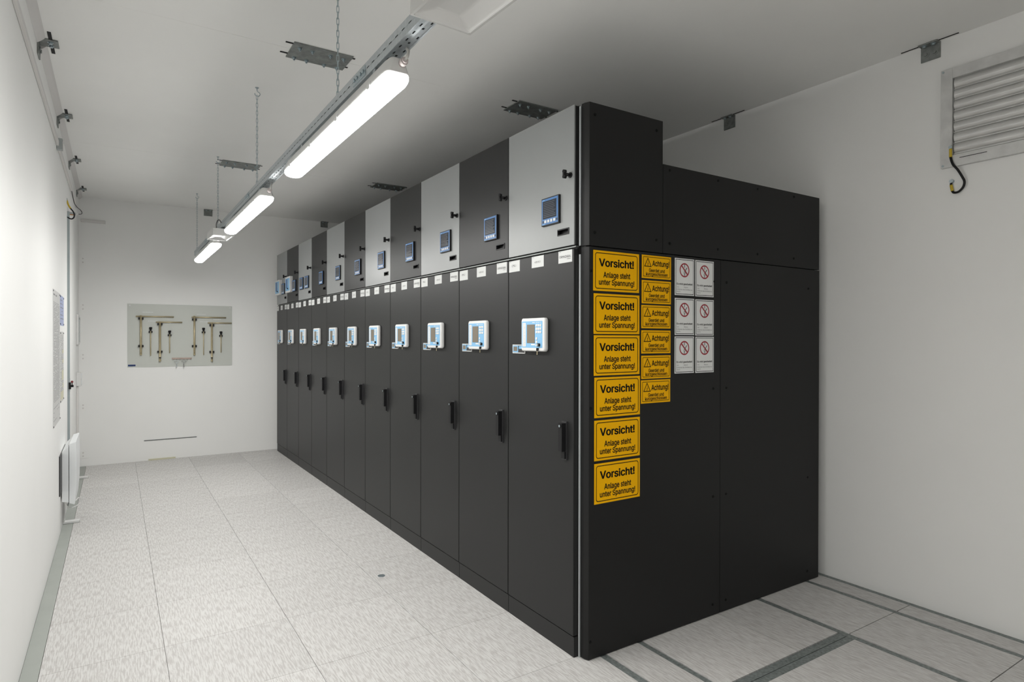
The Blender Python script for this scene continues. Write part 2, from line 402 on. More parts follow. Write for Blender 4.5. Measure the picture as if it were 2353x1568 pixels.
# protection relay (local origin on the door face; occupies y .208-.425, z 1.503-1.679)
def relay_meshes():
    d = .030
    body = MB().use(WPLAST)
    P = rrect(-.425, -.208, 1.503, 1.679, .013, 5); Pi = rrect(-.419, -.214, 1.509, 1.673, .010, 5); n = len(P)
    v = [(-.0, -a, b) for a, b in Pi] + [(-.008, -a, b) for a, b in P] + [(-d + .005, -a, b) for a, b in P] + [(-d, -a, b) for a, b in Pi]
    fs = [(r * n + i, r * n + (i + 1) % n, (r + 1) * n + (i + 1) % n, (r + 1) * n + i) for r in range(3) for i in range(n)]
    body.add(v, fs, True).add(v, [tuple(range(3 * n, 4 * n)), tuple(range(n - 1, -1, -1))])
    f1, f2, f3 = front(d + .0006), front(d + .0010), front(d + .0022)
    face = MB().use(PALEBLUE)
    face.add([f1(a, b) for a, b in rrect(-.416, -.224, 1.5215, 1.663, .004)], [tuple(range(24))])
    face.use(WPLAST); rect2d(face, -.408, -.377, 1.528, 1.655, f2)
    rect2d(face, -.327, -.291, 1.535, 1.543, f2)
    for u0, u1 in ((-.316, -.291), (-.283, -.272), (-.266, -.255), (-.249, -.238)): rect2d(face, u0, u1, 1.654, 1.6575, f2)
    face.use(GREYINK)
    for i in range(16): rect2d(face, -.395, -.390 + .008 * random.random(), 1.534 + i * .0075, 1.5352 + i * .0075, f3)
    scr = MB().use(LCD).box(-d - .0025, -d, .293, .364, 1.547, 1.645)
    keys = MB().use(WPLAST)
    for y in (.276, .2585, .241):
        for z in (1.640, 1.622, 1.605): keys.cyl((-d, y, z), (-d - .003, y, z), .0072, n=14)
    for z in (1.571, 1.553, 1.536): keys.cyl((-d, .276, z), (-d - .003, .276, z), .0072, n=14)
    sw = MB().use(BLACK).cyl((-d, .251, 1.5375), (-d - .012, .251, 1.5375), .0085).use(ZINC).cyl((-d - .012, .251, 1.5375), (-d - .0135, .251, 1.5375), .006)
    key = MB().use(BLACK).box(-d - .010, -d - .004, .255, .267, 1.506, 1.520).cyl((-d, .261, 1.517), (-d - .011, .261, 1.517), .0045, n=10)
    key.use(BRASS).box(-d - .008, -d - .006, .2595, .2635, 1.486, 1.506).box(-d - .008, -d - .006, .2635, .266, 1.488, 1.491)
    return body.mesh('protection_relay'), [('faceplate', face.mesh('faceplate')), ('relay_screen', scr.mesh('relay_screen')), ('keypad', keys.mesh('keypad')), ('selector_switch', sw.mesh('selector_switch')), ('relay_key', key.mesh('relay_key'))]
ME_RELAY, ME_RELAY_SUBS = relay_meshes()
# small voltage indicator
f = front(.0065)
v = MB().use(WPLAST).box(-.005, 0, .424, .548, 1.488, 1.5365).use(DARKPL).box(-.0055, -.005, .428, .544, 1.4925, 1.532)
v.use(PALEBLUE).box(-.007, -.0055, .489, .541, 1.494, 1.531).box(-.007, -.0055, .447, .480, 1.513, 1.529).use(LCD).box(-.0078, -.007, .497, .534, 1.501, 1.526)
ME_VPIS = v.mesh('voltage_indicator')
# digital meter
def meter_meshes(y0, wy):
    y1 = y0 + wy; z0, z1 = 2.156, 2.299
    b = MB().use(BLACK).box(-.012, 0, y0, y1, z0, z1).use(METERBLUE).box(-.0128, -.012, y0 + .006, y1 - .003, z0 + .005, z1 - .005)
    s = MB().use(METERSCR).box(-.0136, -.0128, y0 + .019, y1 - .013, z0 + .035, z1 - .016)
    s.use(SCRTXT); g = front(.0139)
    if wy > .12:
        for i in range(9): rect2d(s, -y1 + .02, -y0 - .022 - .02 * random.random(), z1 - .027 - i * .009, z1 - .024 - i * .009, g)
    kb = MB().use(PAPERW); st = (wy - .046) / 4
    for i in range(4): kb.box(-.0142, -.0128, y0 + .024 + st * (i + .12), y0 + .024 + st * (i + .78), z0 + .014, z0 + .028)
    kb.use(DARKPL)
    for y in (y0 + .016, y1 - .016): kb.box(-.0138, -.0128, y - .005, y + .005, z0 + .015, z0 + .027)
    kb.use(PALEBLUE); kb.box(-.0134, -.0128, y1 - .028, y1 - .009, z1 - .0115, z1 - .0085).box(-.0134, -.0128, y1 - .034, y1 - .009, z0 + .007, z0 + .0095)
    return b.mesh('digital_meter'), [('meter_screen', s.mesh('meter_screen')), ('meter_buttons', kb.mesh('meter_buttons'))]
METER = meter_meshes(.1105, .149)
METER_L = meter_meshes(.352, .160); METER_R = meter_meshes(.105, .166)
METER_F = meter_meshes(.110, .166)
# upper relay of the two last cubicles
def upper_relay():
    d = .03; b = MB().use(WPLAST)
    P = rrect(-.575, -.30, 2.157, 2.359, .012, 4); n = len(P)
    v = [(0, -a, z) for a, z in P] + [(-d + .004, -a, z) for a, z in P] + [(-d, -a * .995 - .002, z) for a, z in P]
    b.add(v, [(r * n + i, r * n + (i + 1) % n, (r + 1) * n + (i + 1) % n, (r + 1) * n + i) for r in range(2) for i in range(n)] , True).add(v, [tuple(range(2 * n, 3 * n))])
    f = MB().use(PALEBLUE).box(-d - .001, -d, .335, .555, 2.178, 2.338)
    f.use(METERBLUE).box(-d - .002, -d - .001, .44, .53, 2.21, 2.33).use(PAPERW)
    for i in range(4): f.box(-d - .003, -d - .001, .41, .425, 2.25 + i * .018, 2.262 + i * .018)
    f.use(BLACK).cyl((-d - .001, .42, 2.205), (-d - .01, .42, 2.205), .009)
    return b.mesh('upper_relay'), [('faceplate', f.mesh('faceplate'))]
UREL = upper_relay()

ORD = ['nearest', 'second', 'third', 'fourth', 'fifth', 'sixth', 'seventh', 'eighth', 'ninth', 'tenth', 'last']
for i in range(11):
    light = i % 2 == 0
    tone = 'light grey' if light else 'dark grey'
    if i == 0: lab = 'dark grey switchgear cubicle with light grey upper door, nearest, beside the dark end cladding'
    elif i == 10: lab = 'dark grey switchgear cubicle, light grey upper door, last in the row by the back wall'
    elif i == 9: lab = 'dark grey switchgear cubicle, dark upper door with white relay, tenth from the end cladding'
    elif i == 8: lab = 'dark grey switchgear cubicle with two meters on its light upper door, ninth from the cladding'
    else: lab = 'dark grey switchgear cubicle with %s upper door, %s from the end cladding' % (tone, ORD[i])
    r = thing('switchgear_cubicle', lab, 'electrical cabinet', (0, WD * i, 0), 'switchgear cubicles in a row')
    link('carcass', ME_BODY, r)
    bev(link('plinth', ME_PLINTH, r), .0015)
    ld = bev(link('lower_door', ME_LDOOR, r), .003)
    link('swing_handle', ME_HANDLE, ld, label='black swing handle')
    for mp_, mt_ in ME_PLATES:
        pl = link('name_plate', mp_, r, label='white name plate with dark lettering')
        link('lettering', mt_, pl)
    ud = bev(link('upper_door', ME_UDOOR['light' if light else 'dark'], r, label='%s upper door' % tone), .0012, 1)
    link('latch_knob', ME_KNOB, ud, label='black latch knob')
    link('recessed_pull', ME_PULL, ud, label='black recessed pull')
    link('divider_rail', ME_RAIL, r)
    rl = link('protection_relay', ME_RELAY, r, label='white protection relay with pale blue face')
    for nm, me in ME_RELAY_SUBS: link(nm, me, rl)
    if i != 8: link('voltage_indicator', ME_VPIS, r, label='small blue voltage indicator behind the relay')
    ms = [METER]
    if i == 8: ms = [METER_L, METER_R]
    if i > 8: ms = [METER_F]
    for b_, subs in ms:
        m_ = link('digital_meter', b_, r, label='blue framed digital meter')
        for nm, me in subs: link(nm, me, m_)
    if i > 8:
        u_ = link('upper_relay', UREL[0], r, label='white relay with blue face on the upper door')
        for nm, me in UREL[1]: link(nm, me, u_)

# end cladding (faces -y at y = -.061)
YS = -.061
ec = thing('end_cladding', 'dark end cladding of the switchgear row, carrying yellow and white signs', 'cladding panel', (0, 0, 0))
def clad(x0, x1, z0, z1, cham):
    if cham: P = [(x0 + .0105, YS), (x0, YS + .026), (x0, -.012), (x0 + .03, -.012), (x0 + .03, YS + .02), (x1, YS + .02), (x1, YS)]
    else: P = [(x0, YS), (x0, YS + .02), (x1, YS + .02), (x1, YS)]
    return MB().use(DARK_SHADED).prism(P, lambda p, t: (p[0], p[1], t), z0, z1)
CL = [('lower_front_panel', .034, 1.0125, .004, 2.0195, True), ('lower_rear_panel', 1.0150, 2.0025, .004, 2.0195, False),
      ('upper_front_panel', .034, .5465, 2.0245, 2.722, True), ('upper_rear_panel', .5490, 1.9997, 2.0245, 2.4968, False)]
SCREWS = {'lower_front_panel': [(.955, z) for z in (1.895, 1.289, .677, .064)] + [(.056, .09), (.056, 1.23), (.056, 1.9)],
          'lower_rear_panel': [(1.068, z) for z in (1.895, 1.289, .677, .066)] + [(1.878, z) for z in (1.897, .675, .067)],
          'upper_front_panel': [(.079, 2.664), (.50, 2.664), (.079, 2.09), (.50, 2.09)],
          'upper_rear_panel': [(x, z) for x in (.60, .99, 1.35, 1.718) for z in (2.47, 2.08)]}
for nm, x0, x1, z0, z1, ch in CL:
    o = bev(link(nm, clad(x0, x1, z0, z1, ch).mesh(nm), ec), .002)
    for x, z in SCREWS[nm]:
        link('screw', MB().use(INK).cyl((x, YS + .001, z), (x, YS - .003, z), .009, .006, n=10).mesh('screw'), o)
link('backing_frame', MB().use(DARK).box(.04, 1.98, -.0405, -.001, .012, 2.46).box(.04, .54, -.0405, -.001, 2.46, 2.70).mesh('backing_frame'), ec)
link('edge_strip', MB().use(PALE).box(.028, .033, -.0115, -.0015, .0, 1.985).box(.028, .033, -.0115, -.0015, 2.028, 2.712).mesh('edge_strip'), ec, label='pale metal edge strip')

# ------------------------------------------------------------------ magnetic signs on the end cladding
D1, D2 = YS - .0016, YS - .0020
sf = lambda u, v: (u, D2 - YS, v)         # local: root at (x, YS, z) lower left corner
def vorsicht():
    w_, h_ = .305, .1985
    pl = MB().use(YELLOW).box(0, w_, -.0016, 0, 0, h_).mesh('plate')
    b = MB().use(INK); i = .0105
    ring2d(rrect(i, w_ - i, i, h_ - i, .014), rrect(i + .0038, w_ - i - .0038, i + .0038, h_ - i - .0038, .0105), b, sf)
    t = MB().use(INK)
    put_text(t, 'Vorsicht!', .115 * w_, .880 * w_, .605 * h_, .812 * h_, sf, .030)
    t2 = MB().use(INK)
    put_text(t2, 'Anlage steht', .21 * w_, .80 * w_, .295 * h_, .482 * h_, sf, .024)
    put_text(t2, 'unter Spannung!', .115 * w_, .892 * w_, .115 * h_, .295 * h_, sf, .024)
    return pl, [('border', b.mesh('border')), ('heading', t.mesh('heading')), ('text_lines', t2.mesh('text_lines'))]
def achtung():
    w_, h_ = .214, .1205
    pl = MB().use(YELLOW).box(0, w_, -.0016, 0, 0, h_).mesh('plate')
    b = MB().use(INK); i = .0085
    ring2d(rrect(i, w_ - i, i, h_ - i, .004), rrect(i + .0026, w_ - i - .0026, i + .0026, h_ - i - .0026, .0025), b, sf)
    t = MB().use(INK)
    put_text(t, 'Achtung!', .345 * w_, .935 * w_, .475 * h_, .79 * h_, sf, .024)
    t2 = MB().use(INK)
    put_text(t2, 'Geerdet und', .235 * w_, .775 * w_, .275 * h_, .435 * h_, sf, .024)
    put_text(t2, 'kurzgeschlossen', .135 * w_, .88 * w_, .085 * h_, .27 * h_, sf, .024)
    z = MB().use(INK)
    A, B, Cc = (.198 * w_, .90 * h_), (.072 * w_, .50 * h_), (.325 * w_, .50 * h_); cx, cy = .198 * w_, .63 * h_
    sh = lambda p, k_: (cx + (p[0] - cx) * k_, cy + (p[1] - cy) * k_)
    ring2d([A, B, Cc], [sh(A, .74), sh(B, .74), sh(Cc, .74)], z, sf)
    bolt = [(.008, .020), (-.0035, .0005), (.0012, .0005), (-.0022, -.008), (-.0045, -.0065), (-.0005, -.0135), (.0035, -.0065), (.0012, -.0078), (.0056, .0035), (.001, .0035)]
    z.add([sf(cx + a * .85, cy + q_ * .82) for a, q_ in bolt], [tuple(range(len(bolt)))])
    return pl, [('border', b.mesh('border')), ('heading', t.mesh('heading')), ('text_lines', t2.mesh('text_lines')), ('hazard_triangle', z.mesh('hazard_triangle'))]
def arbeit():
    w_, h_ = .152, .200
    pl = MB().use(SIGNW).box(0, w_, -.0016, 0, 0, h_).mesh('plate')
    b = MB().use(INK); i = .0055
    R = lambda k_: [(k_, k_), (w_ - k_, k_), (w_ - k_, h_ - k_), (k_, h_ - k_)]
    ring2d(R(i), R(i + .003), b, sf)
    t = MB().use(INK)
    put_text(t, 'Es wird gearbeitet!', .095 * w_, .905 * w_, .270 * h_, .335 * h_, sf, .022)
    t2 = MB().use(GREYINK)
    put_text(t2, 'Ort:', .10 * w_, .21 * w_, .205 * h_, .240 * h_, sf)
    put_text(t2, 'Datum:', .47 * w_, .68 * w_, .205 * h_, .240 * h_, sf)
    put_text(t2, 'Entfernen des Schildes nur', .10 * w_, .90 * w_, .140 * h_, .178 * h_, sf)
    put_text(t2, 'durch:', .10 * w_, .28 * w_, .085 * h_, .120 * h_, sf)
    s_ = MB().use(RED); cx, cy = .49 * w_, .685 * h_; ro, ri = .0385, .0315
    C_ = lambda r_: [(cx + r_ * cos(2 * pi * a / 40), cy + r_ * sin(2 * pi * a / 40)) for a in range(40)]
    ring2d(C_(ro), C_(ri), s_, sf)
    y3 = lambda u, v: (u, -.0028, v)
    d_ = .0225; q_ = .0026
    s_.add([y3(cx - d_ - q_, cy + d_ - q_), y3(cx + d_ - q_, cy - d_ - q_), y3(cx + d_ + q_, cy - d_ + q_), y3(cx - d_ + q_, cy + d_ + q_)], [(0, 1, 2, 3)])
    s_.use(INK); y4 = lambda u, v: (u, -.0024, v)
    rect2d(s_, cx - .002, cx + .002, cy + .014, cy + .032, y4)
    rect2d(s_, cx - .002, cx + .002, cy - .031, cy - .019, y4)
    s_.add([y4(cx + .0035, cy - .003), y4(cx + .0075, cy - .0045), y4(cx + .020, cy + .0135), y4(cx + .016, cy + .015)], [(0, 1, 2, 3)])
    E_ = lambda r_: [(cx + r_ * cos(2 * pi * a / 20), cy - .014 + r_ * sin(2 * pi * a / 20)) for a in range(20)]
    ring2d(E_(.0065), E_(.0042), s_, y4)
    return pl, [('border', b.mesh('border')), ('heading', t.mesh('heading')), ('text_lines', t2.mesh('text_lines')), ('prohibition_symbol', s_.mesh('prohibition_symbol'))]
RANK = ['topmost', 'second from top', 'third from top', 'third from bottom', 'second from bottom', 'lowest']
def hang_sign(builder, name, spots, labels, cat, group):
    pl, subs = builder; root = None
    for (x, z), lab in zip(spots, labels):
        if root is None:
            root = thing(name, lab, cat, (x, YS - .0009, z), group); link('plate', pl, root)
            for nm, me in subs: link(nm, me, root)
        else: dup(root, (x, YS - .0009, z), lab)
hang_sign(vorsicht(), 'warning_sign', [(x, z) for x, z in zip((.068, .071, .0725, .0765, .0765, .077), (1.8055, 1.594, 1.389, 1.1815, .9705, .758))],
          ['yellow Vorsicht sign with three lines of black lettering, %s in its column' % q for q in RANK], 'sign', 'yellow Vorsicht signs on the cladding')
hang_sign(achtung(), 'hazard_sign', [(x, z) for x, z in zip((.3935, .393, .391, .391, .3915, .3895), (1.885, 1.754, 1.625, 1.494, 1.3625, 1.235))],
          ['small yellow Achtung sign with hazard triangle, %s in its column' % q for q in RANK], 'sign', 'small yellow Achtung signs on the cladding')
hang_sign(arbeit(), 'prohibition_sign', [(.6375, 1.8065), (.7995, 1.8055), (.638, 1.591), (.8005, 1.589), (.6375, 1.3835), (.802, 1.3825)],
          ['white no switching sign with red circle, %s in the %s column' % (a, b) for a in ('top', 'middle', 'bottom') for b in ('left', 'right')], 'sign', 'white prohibition signs on the cladding')

# ------------------------------------------------------------------ suspended rail, chains, luminaires
RX0, RX1, RZ0, RZ1 = -1.100, -1.048, 2.551, 2.603
def perforated(mb, u0, u1, v0, v1, slots, fn):
    """flat strip u (length) x v (width) with rectangular slots (ua, ub, va, vb) cut out"""
    vb = sorted({v0, v1} | {x for s_ in slots for x in s_[2:]})
    for a, b in zip(vb, vb[1:]):
        mid = (a + b) / 2; cuts = sorted((s_[0], s_[1]) for s_ in slots if s_[2] < mid < s_[3]); cur = u0
        for c0, c1 in cuts:
            if c0 > cur: rect2d(mb, cur, c0, a, b, fn)
            cur = max(cur, c1)
        if cur < u1: rect2d(mb, cur, u1, a, b, fn)
rail = thing('perforated_rail', 'long galvanised perforated rail hung on chains, carrying the luminaires', 'rail', (0, 0, 0))
RYE = 5.84
ks = [k_ for k_ in range(-40, 103)]
side = [(.011 + .0555 * k_ - .0115 , .011 + .0555 * k_ + .0115, RZ0 + .026, RZ0 + .0295) for k_ in ks if -4.9 < .055 * k_ < 5.7]
bot = [(.0145 + .0555 * k_ - .010, .0145 + .0555 * k_ + .010, RX0 + .012, RX0 + .0172) for k_ in ks if -4.9 < .055 * k_ < 5.7]
bot2 = [(.042 + .111 * k_ - .009, .042 + .111 * k_ + .009, RX0 + .037, RX0 + .0425) for k_ in ks if -4.9 < .11 * k_ < 5.6]
bot3 = [(-.023 + .111 * k_ - .006, -.023 + .111 * k_ + .006, RX0 + .026, RX0 + .0335) for k_ in ks if -4.9 < .11 * k_ < 5.6]
for nm, sl, a, b, fn in (('left_flange', side, RZ0, RZ1, lambda u, v: (RX0, u, v)), ('right_flange', side, RZ0, RZ1, lambda u, v: (RX1, u, v)),
                         ('rail_web', bot + bot2 + bot3, RX0, RX1, lambda u, v: (v, u, RZ0)), ('added_top_lid', [], RX0, RX1, lambda u, v: (v, u, RZ1))):  # unseen top lid added to keep the rail interior dark behind the slots
    m_ = MB().use(GALV); perforated(m_, YF + .01, RYE, a, b, sl, fn)
    o = link(nm, m_.mesh(nm), rail); s_ = o.modifiers.new('sheet', 'SOLIDIFY'); s_.thickness = .0015; s_.offset = 0
for y in (-.06, 2.33, 4.72):
    m_ = MB().use(ZINC).box(RX0 - .003, RX0 - .0008, y - .07, y + .07, RZ0 + .008, RZ0 + .045)
    for dy in (-.05, -.02, .02, .05): m_.cyl((RX0 - .003, y + dy, RZ0 + .027), (RX0 - .009, y + dy, RZ0 + .027), .0075, n=6)
    link('splice_plate', m_.mesh('splice_plate'), rail)
RXC = (RX0 + RX1) / 2
def chain(y, lab):
    r = thing('hanging_chain', lab, 'chain', (RXC, y, H), 'chains holding the light rail')
    hk = MB().use(ZINC).cyl((0, 0, -.0005), (0, 0, -.003), .012).cyl((0, 0, -.003), (0, 0, -.02), .003, n=8)
    hk.tube([(0, 0, -.02), (.004, 0, -.028), (.016, 0, -.034), (.019, 0, -.046), (.009, 0, -.058), (-.004, 0, -.058), (-.013, 0, -.050), (-.014, 0, -.042)], .0026, 8, 5)
    link('ceiling_hook', hk.mesh('ceiling_hook'), r)
    L_ = MB().use(ZINC); top, bot_ = -.054, -(H - RZ1) - .012
    pitch = .0262; nl = int(round((top - bot_) / pitch)); pitch = (top - bot_) / nl
    for i in range(nl):
        zc = top - (i + .5) * pitch; hl, hw = pitch / 2 + .0026, .0052; P = []
        for a in range(12):
            t = 2 * pi * a / 12; q = (hw * cos(t), (hl - hw) * (1 if sin(t) > 1e-6 else -1 if sin(t) < -1e-6 else 0) + hw * sin(t))
            P.append((q[0], 0, zc + q[1]) if i % 2 == 0 else (0, q[0], zc + q[1]))
        L_.tube(P, .0017, 5, 1, True)
    link('links', L_.mesh('links'), r)
    cl = MB().use(ZINC).tube([(0, 0, -(H - RZ1) - .009), (.012, 0, -(H - RZ1) - .016), (.0253, 0, -(H - RZ1) - .018)], .0025, 6, 4).tube([(0, 0, -(H - RZ1) - .009), (-.012, 0, -(H - RZ1) - .016), (-.0253, 0, -(H - RZ1) - .018)], .0025, 6, 4)
    link('rail_clip', cl.mesh('rail_clip'), r)
chain(.30, 'galvanised chain nearest the camera, its hook above the picture')
chain(2.12, 'galvanised chain above the gap between the two longest lit luminaires')
chain(4.03, 'galvanised chain ending behind the small emergency lamp box')
chain(5.86 - .06, 'galvanised chain at the far end of the light rail')

LZ = 2.515; LX = -1.0915
def luminaire(y0, lab):
    r = thing('batten_luminaire', lab, 'ceiling light', (LX, y0, LZ), 'lit luminaires under the rail')
    Ln = 1.48
    # housing: cross section lofted with rounded ends
    up_ = [(-.0475, -.058), (-.0485, -.052), (-.045, -.044), (-.030, -.006), (-.024, 0), (.024, 0), (.030, -.006), (.045, -.044), (.0485, -.052), (.0475, -.058)]
    def loft(prof, zc):
        rows = []
        for t, sx in ((0, .58), (.005, .74), (.014, .87), (.028, .96), (.048, 1), (Ln - .048, 1), (Ln - .028, .96), (Ln - .014, .87), (Ln - .005, .74), (Ln, .58)):
            rows.append([(x * sx, t, zc + (z - zc) * (sx * .5 + .5)) for x, z in prof])
        return rows
    def skin(mb, rows):
        n_ = len(rows[0]); v = [p_ for R_ in rows for p_ in R_]
        mb.add(v, [(i * n_ + j, i * n_ + (j + 1) % n_, (i + 1) * n_ + (j + 1) % n_, (i + 1) * n_ + j) for i in range(len(rows) - 1) for j in range(n_)], True)
        mb.add(v, [tuple(range(n_)), tuple(range((len(rows) - 1) * n_, len(rows) * n_))])
    hm = MB().use(LAMPGREY); skin(hm, loft(up_, -.03))
    link('housing', hm.mesh('housing'), r)
    lo = [(.047 * cos(pi * a / 14), -.0585 - .034 * sin(pi * a / 14) ** .6) for a in range(15)]
    dm = MB().use(LAMPCOVER); rows = []
    for t, s_ in ((.003, .40), (.008, .62), (.016, .80), (.030, .93), (.050, 1), (Ln - .050, 1), (Ln - .030, .93), (Ln - .016, .80), (Ln - .008, .62), (Ln - .003, .40)):
        rows.append([(x * (.55 + .45 * s_), t, -.0585 + (z + .0585) * s_) for x, z in lo])
    skin(dm, rows)
    dm.use(LAMPSIDE); sid = dm.cur
    for fi, f_ in enumerate(dm.f):
        q = [Vector(dm.v[i]) for i in f_]
        if len(q) > 4 or (max(abs(p_.x) for p_ in q) > .0385): dm.m[fi] = sid
    link('light_cover', dm.mesh('light_cover'), r, label='lit white cover')
    for yc in (.16, .54, .94, 1.32):
        for s_ in (-1, 1):
            link('clip', MB().use(WPLAST).prism([(.0495, -.066), (.0505, -.052), (.0465, -.040), (.0445, -.041), (.048, -.054), (.0478, -.066)], lambda q, t: (s_ * q[0], t, q[1]), yc - .014, yc + .014).mesh('clip'), r)
    for yc in (.22, 1.26):
        link('mounting_bracket', MB().use(GALV).box(-.006, .040, yc - .012, yc + .012, .0004, .0345).mesh('mounting_bracket'), r)
    g = MB().use(PINKGREY).cyl((.012, .006, -.022), (.012, -.022, -.020), .013, n=14).cyl((.012, -.022, -.020), (.012, -.030, -.0195), .010, n=14)
    link('cable_gland', g.mesh('cable_gland'), r)
    c_ = MB().use(CABLEGREY).tube([(.012, -.028, -.0195), (.014, -.040, -.012), (.018, -.038, .008), (.024, -.016, .022), (.026, -.008, .030)], .0048, 8, 6)
    link('supply_cable', c_.mesh('supply_cable'), r)
luminaire(-.43, 'lit white luminaire under the rail, the largest and nearest in view')
luminaire(1.70, 'lit white luminaire under the rail, the middle of the three')
luminaire(3.98, 'lit white luminaire at the far end of the rail, behind the small emergency lamp')
luminaire(-2.76, 'added lit white luminaire under the rail, unseen above the camera')  # extra luminaire out of frame, added to light the right wall and end panel

def emergency(loc, rz, wx, wy, hz, lab):
    r = thing('emergency_lamp', lab, 'emergency light', loc, 'emergency lamp boxes on the rail', rz)
    x0, x1, y0, y1 = -wx / 2, wx / 2, 0, wy
    i_ = .008; dz = .022; ix, iy = .062, .044
    b = MB().use(EMGREY)
    O = [(x0, y0), (x1, y0), (x1, y1), (x0, y1)]; I = [(x0 + i_, y0 + i_), (x1 - i_, y0 + i_), (x1 - i_, y1 - i_), (x0 + i_, y1 - i_)]
    tp = .002
    Tt = [(x0 + tp, y0 + tp), (x1 - tp, y0 + tp), (x1 - tp, y1 - tp), (x0 + tp, y1 - tp)]
    v = [(*p_, 0) for p_ in O] + [(*p_, hz) for p_ in Tt] + [(*p_, 0) for p_ in I]
    b.add(v, [(k_, (k_ + 1) % 4, 4 + (k_ + 1) % 4, 4 + k_) for k_ in range(4)] + [(4, 5, 6, 7)] + [(k_, (k_ + 1) % 4, 8 + (k_ + 1) % 4, 8 + k_) for k_ in range(4)])
    link('lamp_box', b.mesh('lamp_box'), r)
    f_ = MB().use(REFLECT)
    J = [(x0 + ix, y0 + iy), (x1 - ix, y0 + iy), (x1 - ix, y1 - iy), (x0 + ix, y1 - iy)]
    v = [(*p_, .0) for p_ in I] + [(*p_, .006) for p_ in I] + [(*p_, dz) for p_ in J]
    f_.add(v, [(k_, (k_ + 1) % 4, 4 + (k_ + 1) % 4, 4 + k_) for k_ in range(4)] + [(4 + k_, 4 + (k_ + 1) % 4, 8 + (k_ + 1) % 4, 8 + k_) for k_ in range(4)] + [(8, 9, 10, 11)])
    bev(link('reflector', f_.mesh('reflector'), r, label='white tapered reflector'), .012, 3, 8)
    return r
e1 = emergency((-1.072, -1.0616, 2.486), radians(3.0), .200, .32, .064, 'grey emergency lamp box cut off by the top edge of the picture')
e2 = emergency((-1.088, 3.565, 2.472), radians(2.0), .172, .33, .062, 'small grey emergency lamp box between the middle and far luminaires')
link('supply_cable', MB().use(DCABLE).tube([(-.055, .012, .056), (-.060, -.010, .090), (-.050, -.010, .125), (-.035, -.01, .132), (-.020, -.01, .110)], .0045, 8, 6).mesh('supply_cable'), e2, label='black looped cable')

# ------------------------------------------------------------------ ceiling plates
def ceiling_plate(x0, y0, lab):
    r = thing('joint_plate', lab, 'metal plate', (x0, y0, H), 'bolted joint plates on the ceiling')
    b = MB().use(GALVDULL).box(0, .348, 0, .218, -.008, -.0005)
    bev(link('plate', b.mesh('plate'), r), .001, 1)
    for x in (.044, .117, .224, .304):
        for y in (.053, .198 - .003):
            m_ = MB().use(ZINC).cyl((x, y, -.008), (x, y, -.0105), .014, n=14).cyl((x, y, -.0105), (x, y, -.019), .0095, n=6).cyl((x, y, -.019), (x, y, -.026), .005, n=8)
            link('bolt', m_.mesh('bolt'), r)
    for y in (.028, .172):
        for xa, xb in ((-.042, .0), (.348, .366)): link('slot_bar', MB().use(BLACKGAP).box(xa, xb, y - .006, y + .006, -.004, -.0005).mesh('slot_bar'), r, label='dark bar in the ceiling slot')
ceiling_plate(-1.020, 1.301, 'bolted galvanised plate on the ceiling left of the lit rail, nearest')
ceiling_plate(.549, 1.323, 'bolted galvanised plate on the ceiling above the nearest cubicles')
ceiling_plate(-1.024, 4.106, 'bolted galvanised plate on the ceiling between two hanging chains')
ceiling_plate(.530, 4.134, 'bolted galvanised plate on the ceiling above the middle of the cubicle row')

# angle brackets between wall and ceiling; local +x points away from the wall
def bracket(name_lab, loc, rz, wdt, drop, reach, bar):
    r = thing('angle_bracket', name_lab, 'bracket', loc, 'angle brackets between wall and ceiling', rz)
    hw = wdt / 2
    b = MB().use(GALVDULL).box(.0005, .0075, -hw, hw, -drop, -.0005)
    b.prism([(.0075, -hw), (reach, -hw), (reach, hw), (.0075, hw)], lambda p, t: (p[0], p[1], t), -.0085, -.001)
    bev(link('angle_plate', b.mesh('angle_plate'), r), .0015, 1)
    for y in (-hw * .45, hw * .45):
        link('wall_bolt', MB().use(GALVDULL).cyl((.0075, y, -drop * .58), (.010, y, -drop * .58), .017, n=14).cyl((.010, y, -drop * .58), (.017, y, -drop * .58), .010, n=6).mesh('wall_bolt'), r)
        xx = reach * .62
        link('ceiling_bolt', MB().use(ZINC).cyl((xx, y, -.0085), (xx, y, -.011), min(.015, reach * .3), n=14).cyl((xx, y, -.011), (xx, y, -.020), min(.010, reach * .22), n=6).mesh('ceiling_bolt'), r)
    if bar:
        x_ = bar[0]
        for ya, yb in ((-bar[1], -hw), (hw, bar[1])): link('slot_bar', MB().use(BLACKGAP).box(x_ - bar[2], x_ + bar[2], ya, yb, -.004, -.0005).mesh('slot_bar'), r, label='dark bar in the ceiling slot')
for y, q in ((LBR[0], 'nearest on the left wall'), (LBR[1], 'second on the left wall, before the white junction box'), (LBR[2], 'third on the left wall, beyond the white junction box'), (LBR[3], 'last on the left wall, by the back corner')):
    bracket('galvanised angle bracket under the ceiling, %s' % q, (XL, y, H), 0, .105, .095, .097, (.062, .155, .009))
for y, q in ((-.676, 'above the aluminium louvre'), (.717, 'above the stepped top of the dark end cladding')):
    bracket('galvanised angle bracket on the right wall %s' % q, (XR, y, H), pi, .102, .094, .046, (.026, .15, .0028))
for x, q in ((-.846, 'on the back wall behind the far chain'), (.698, 'on the back wall peeking over the far cubicles')):
    bracket('dull angle bracket %s' % q, (x, YB, H), -pi / 2, .104, .082, .05, None)

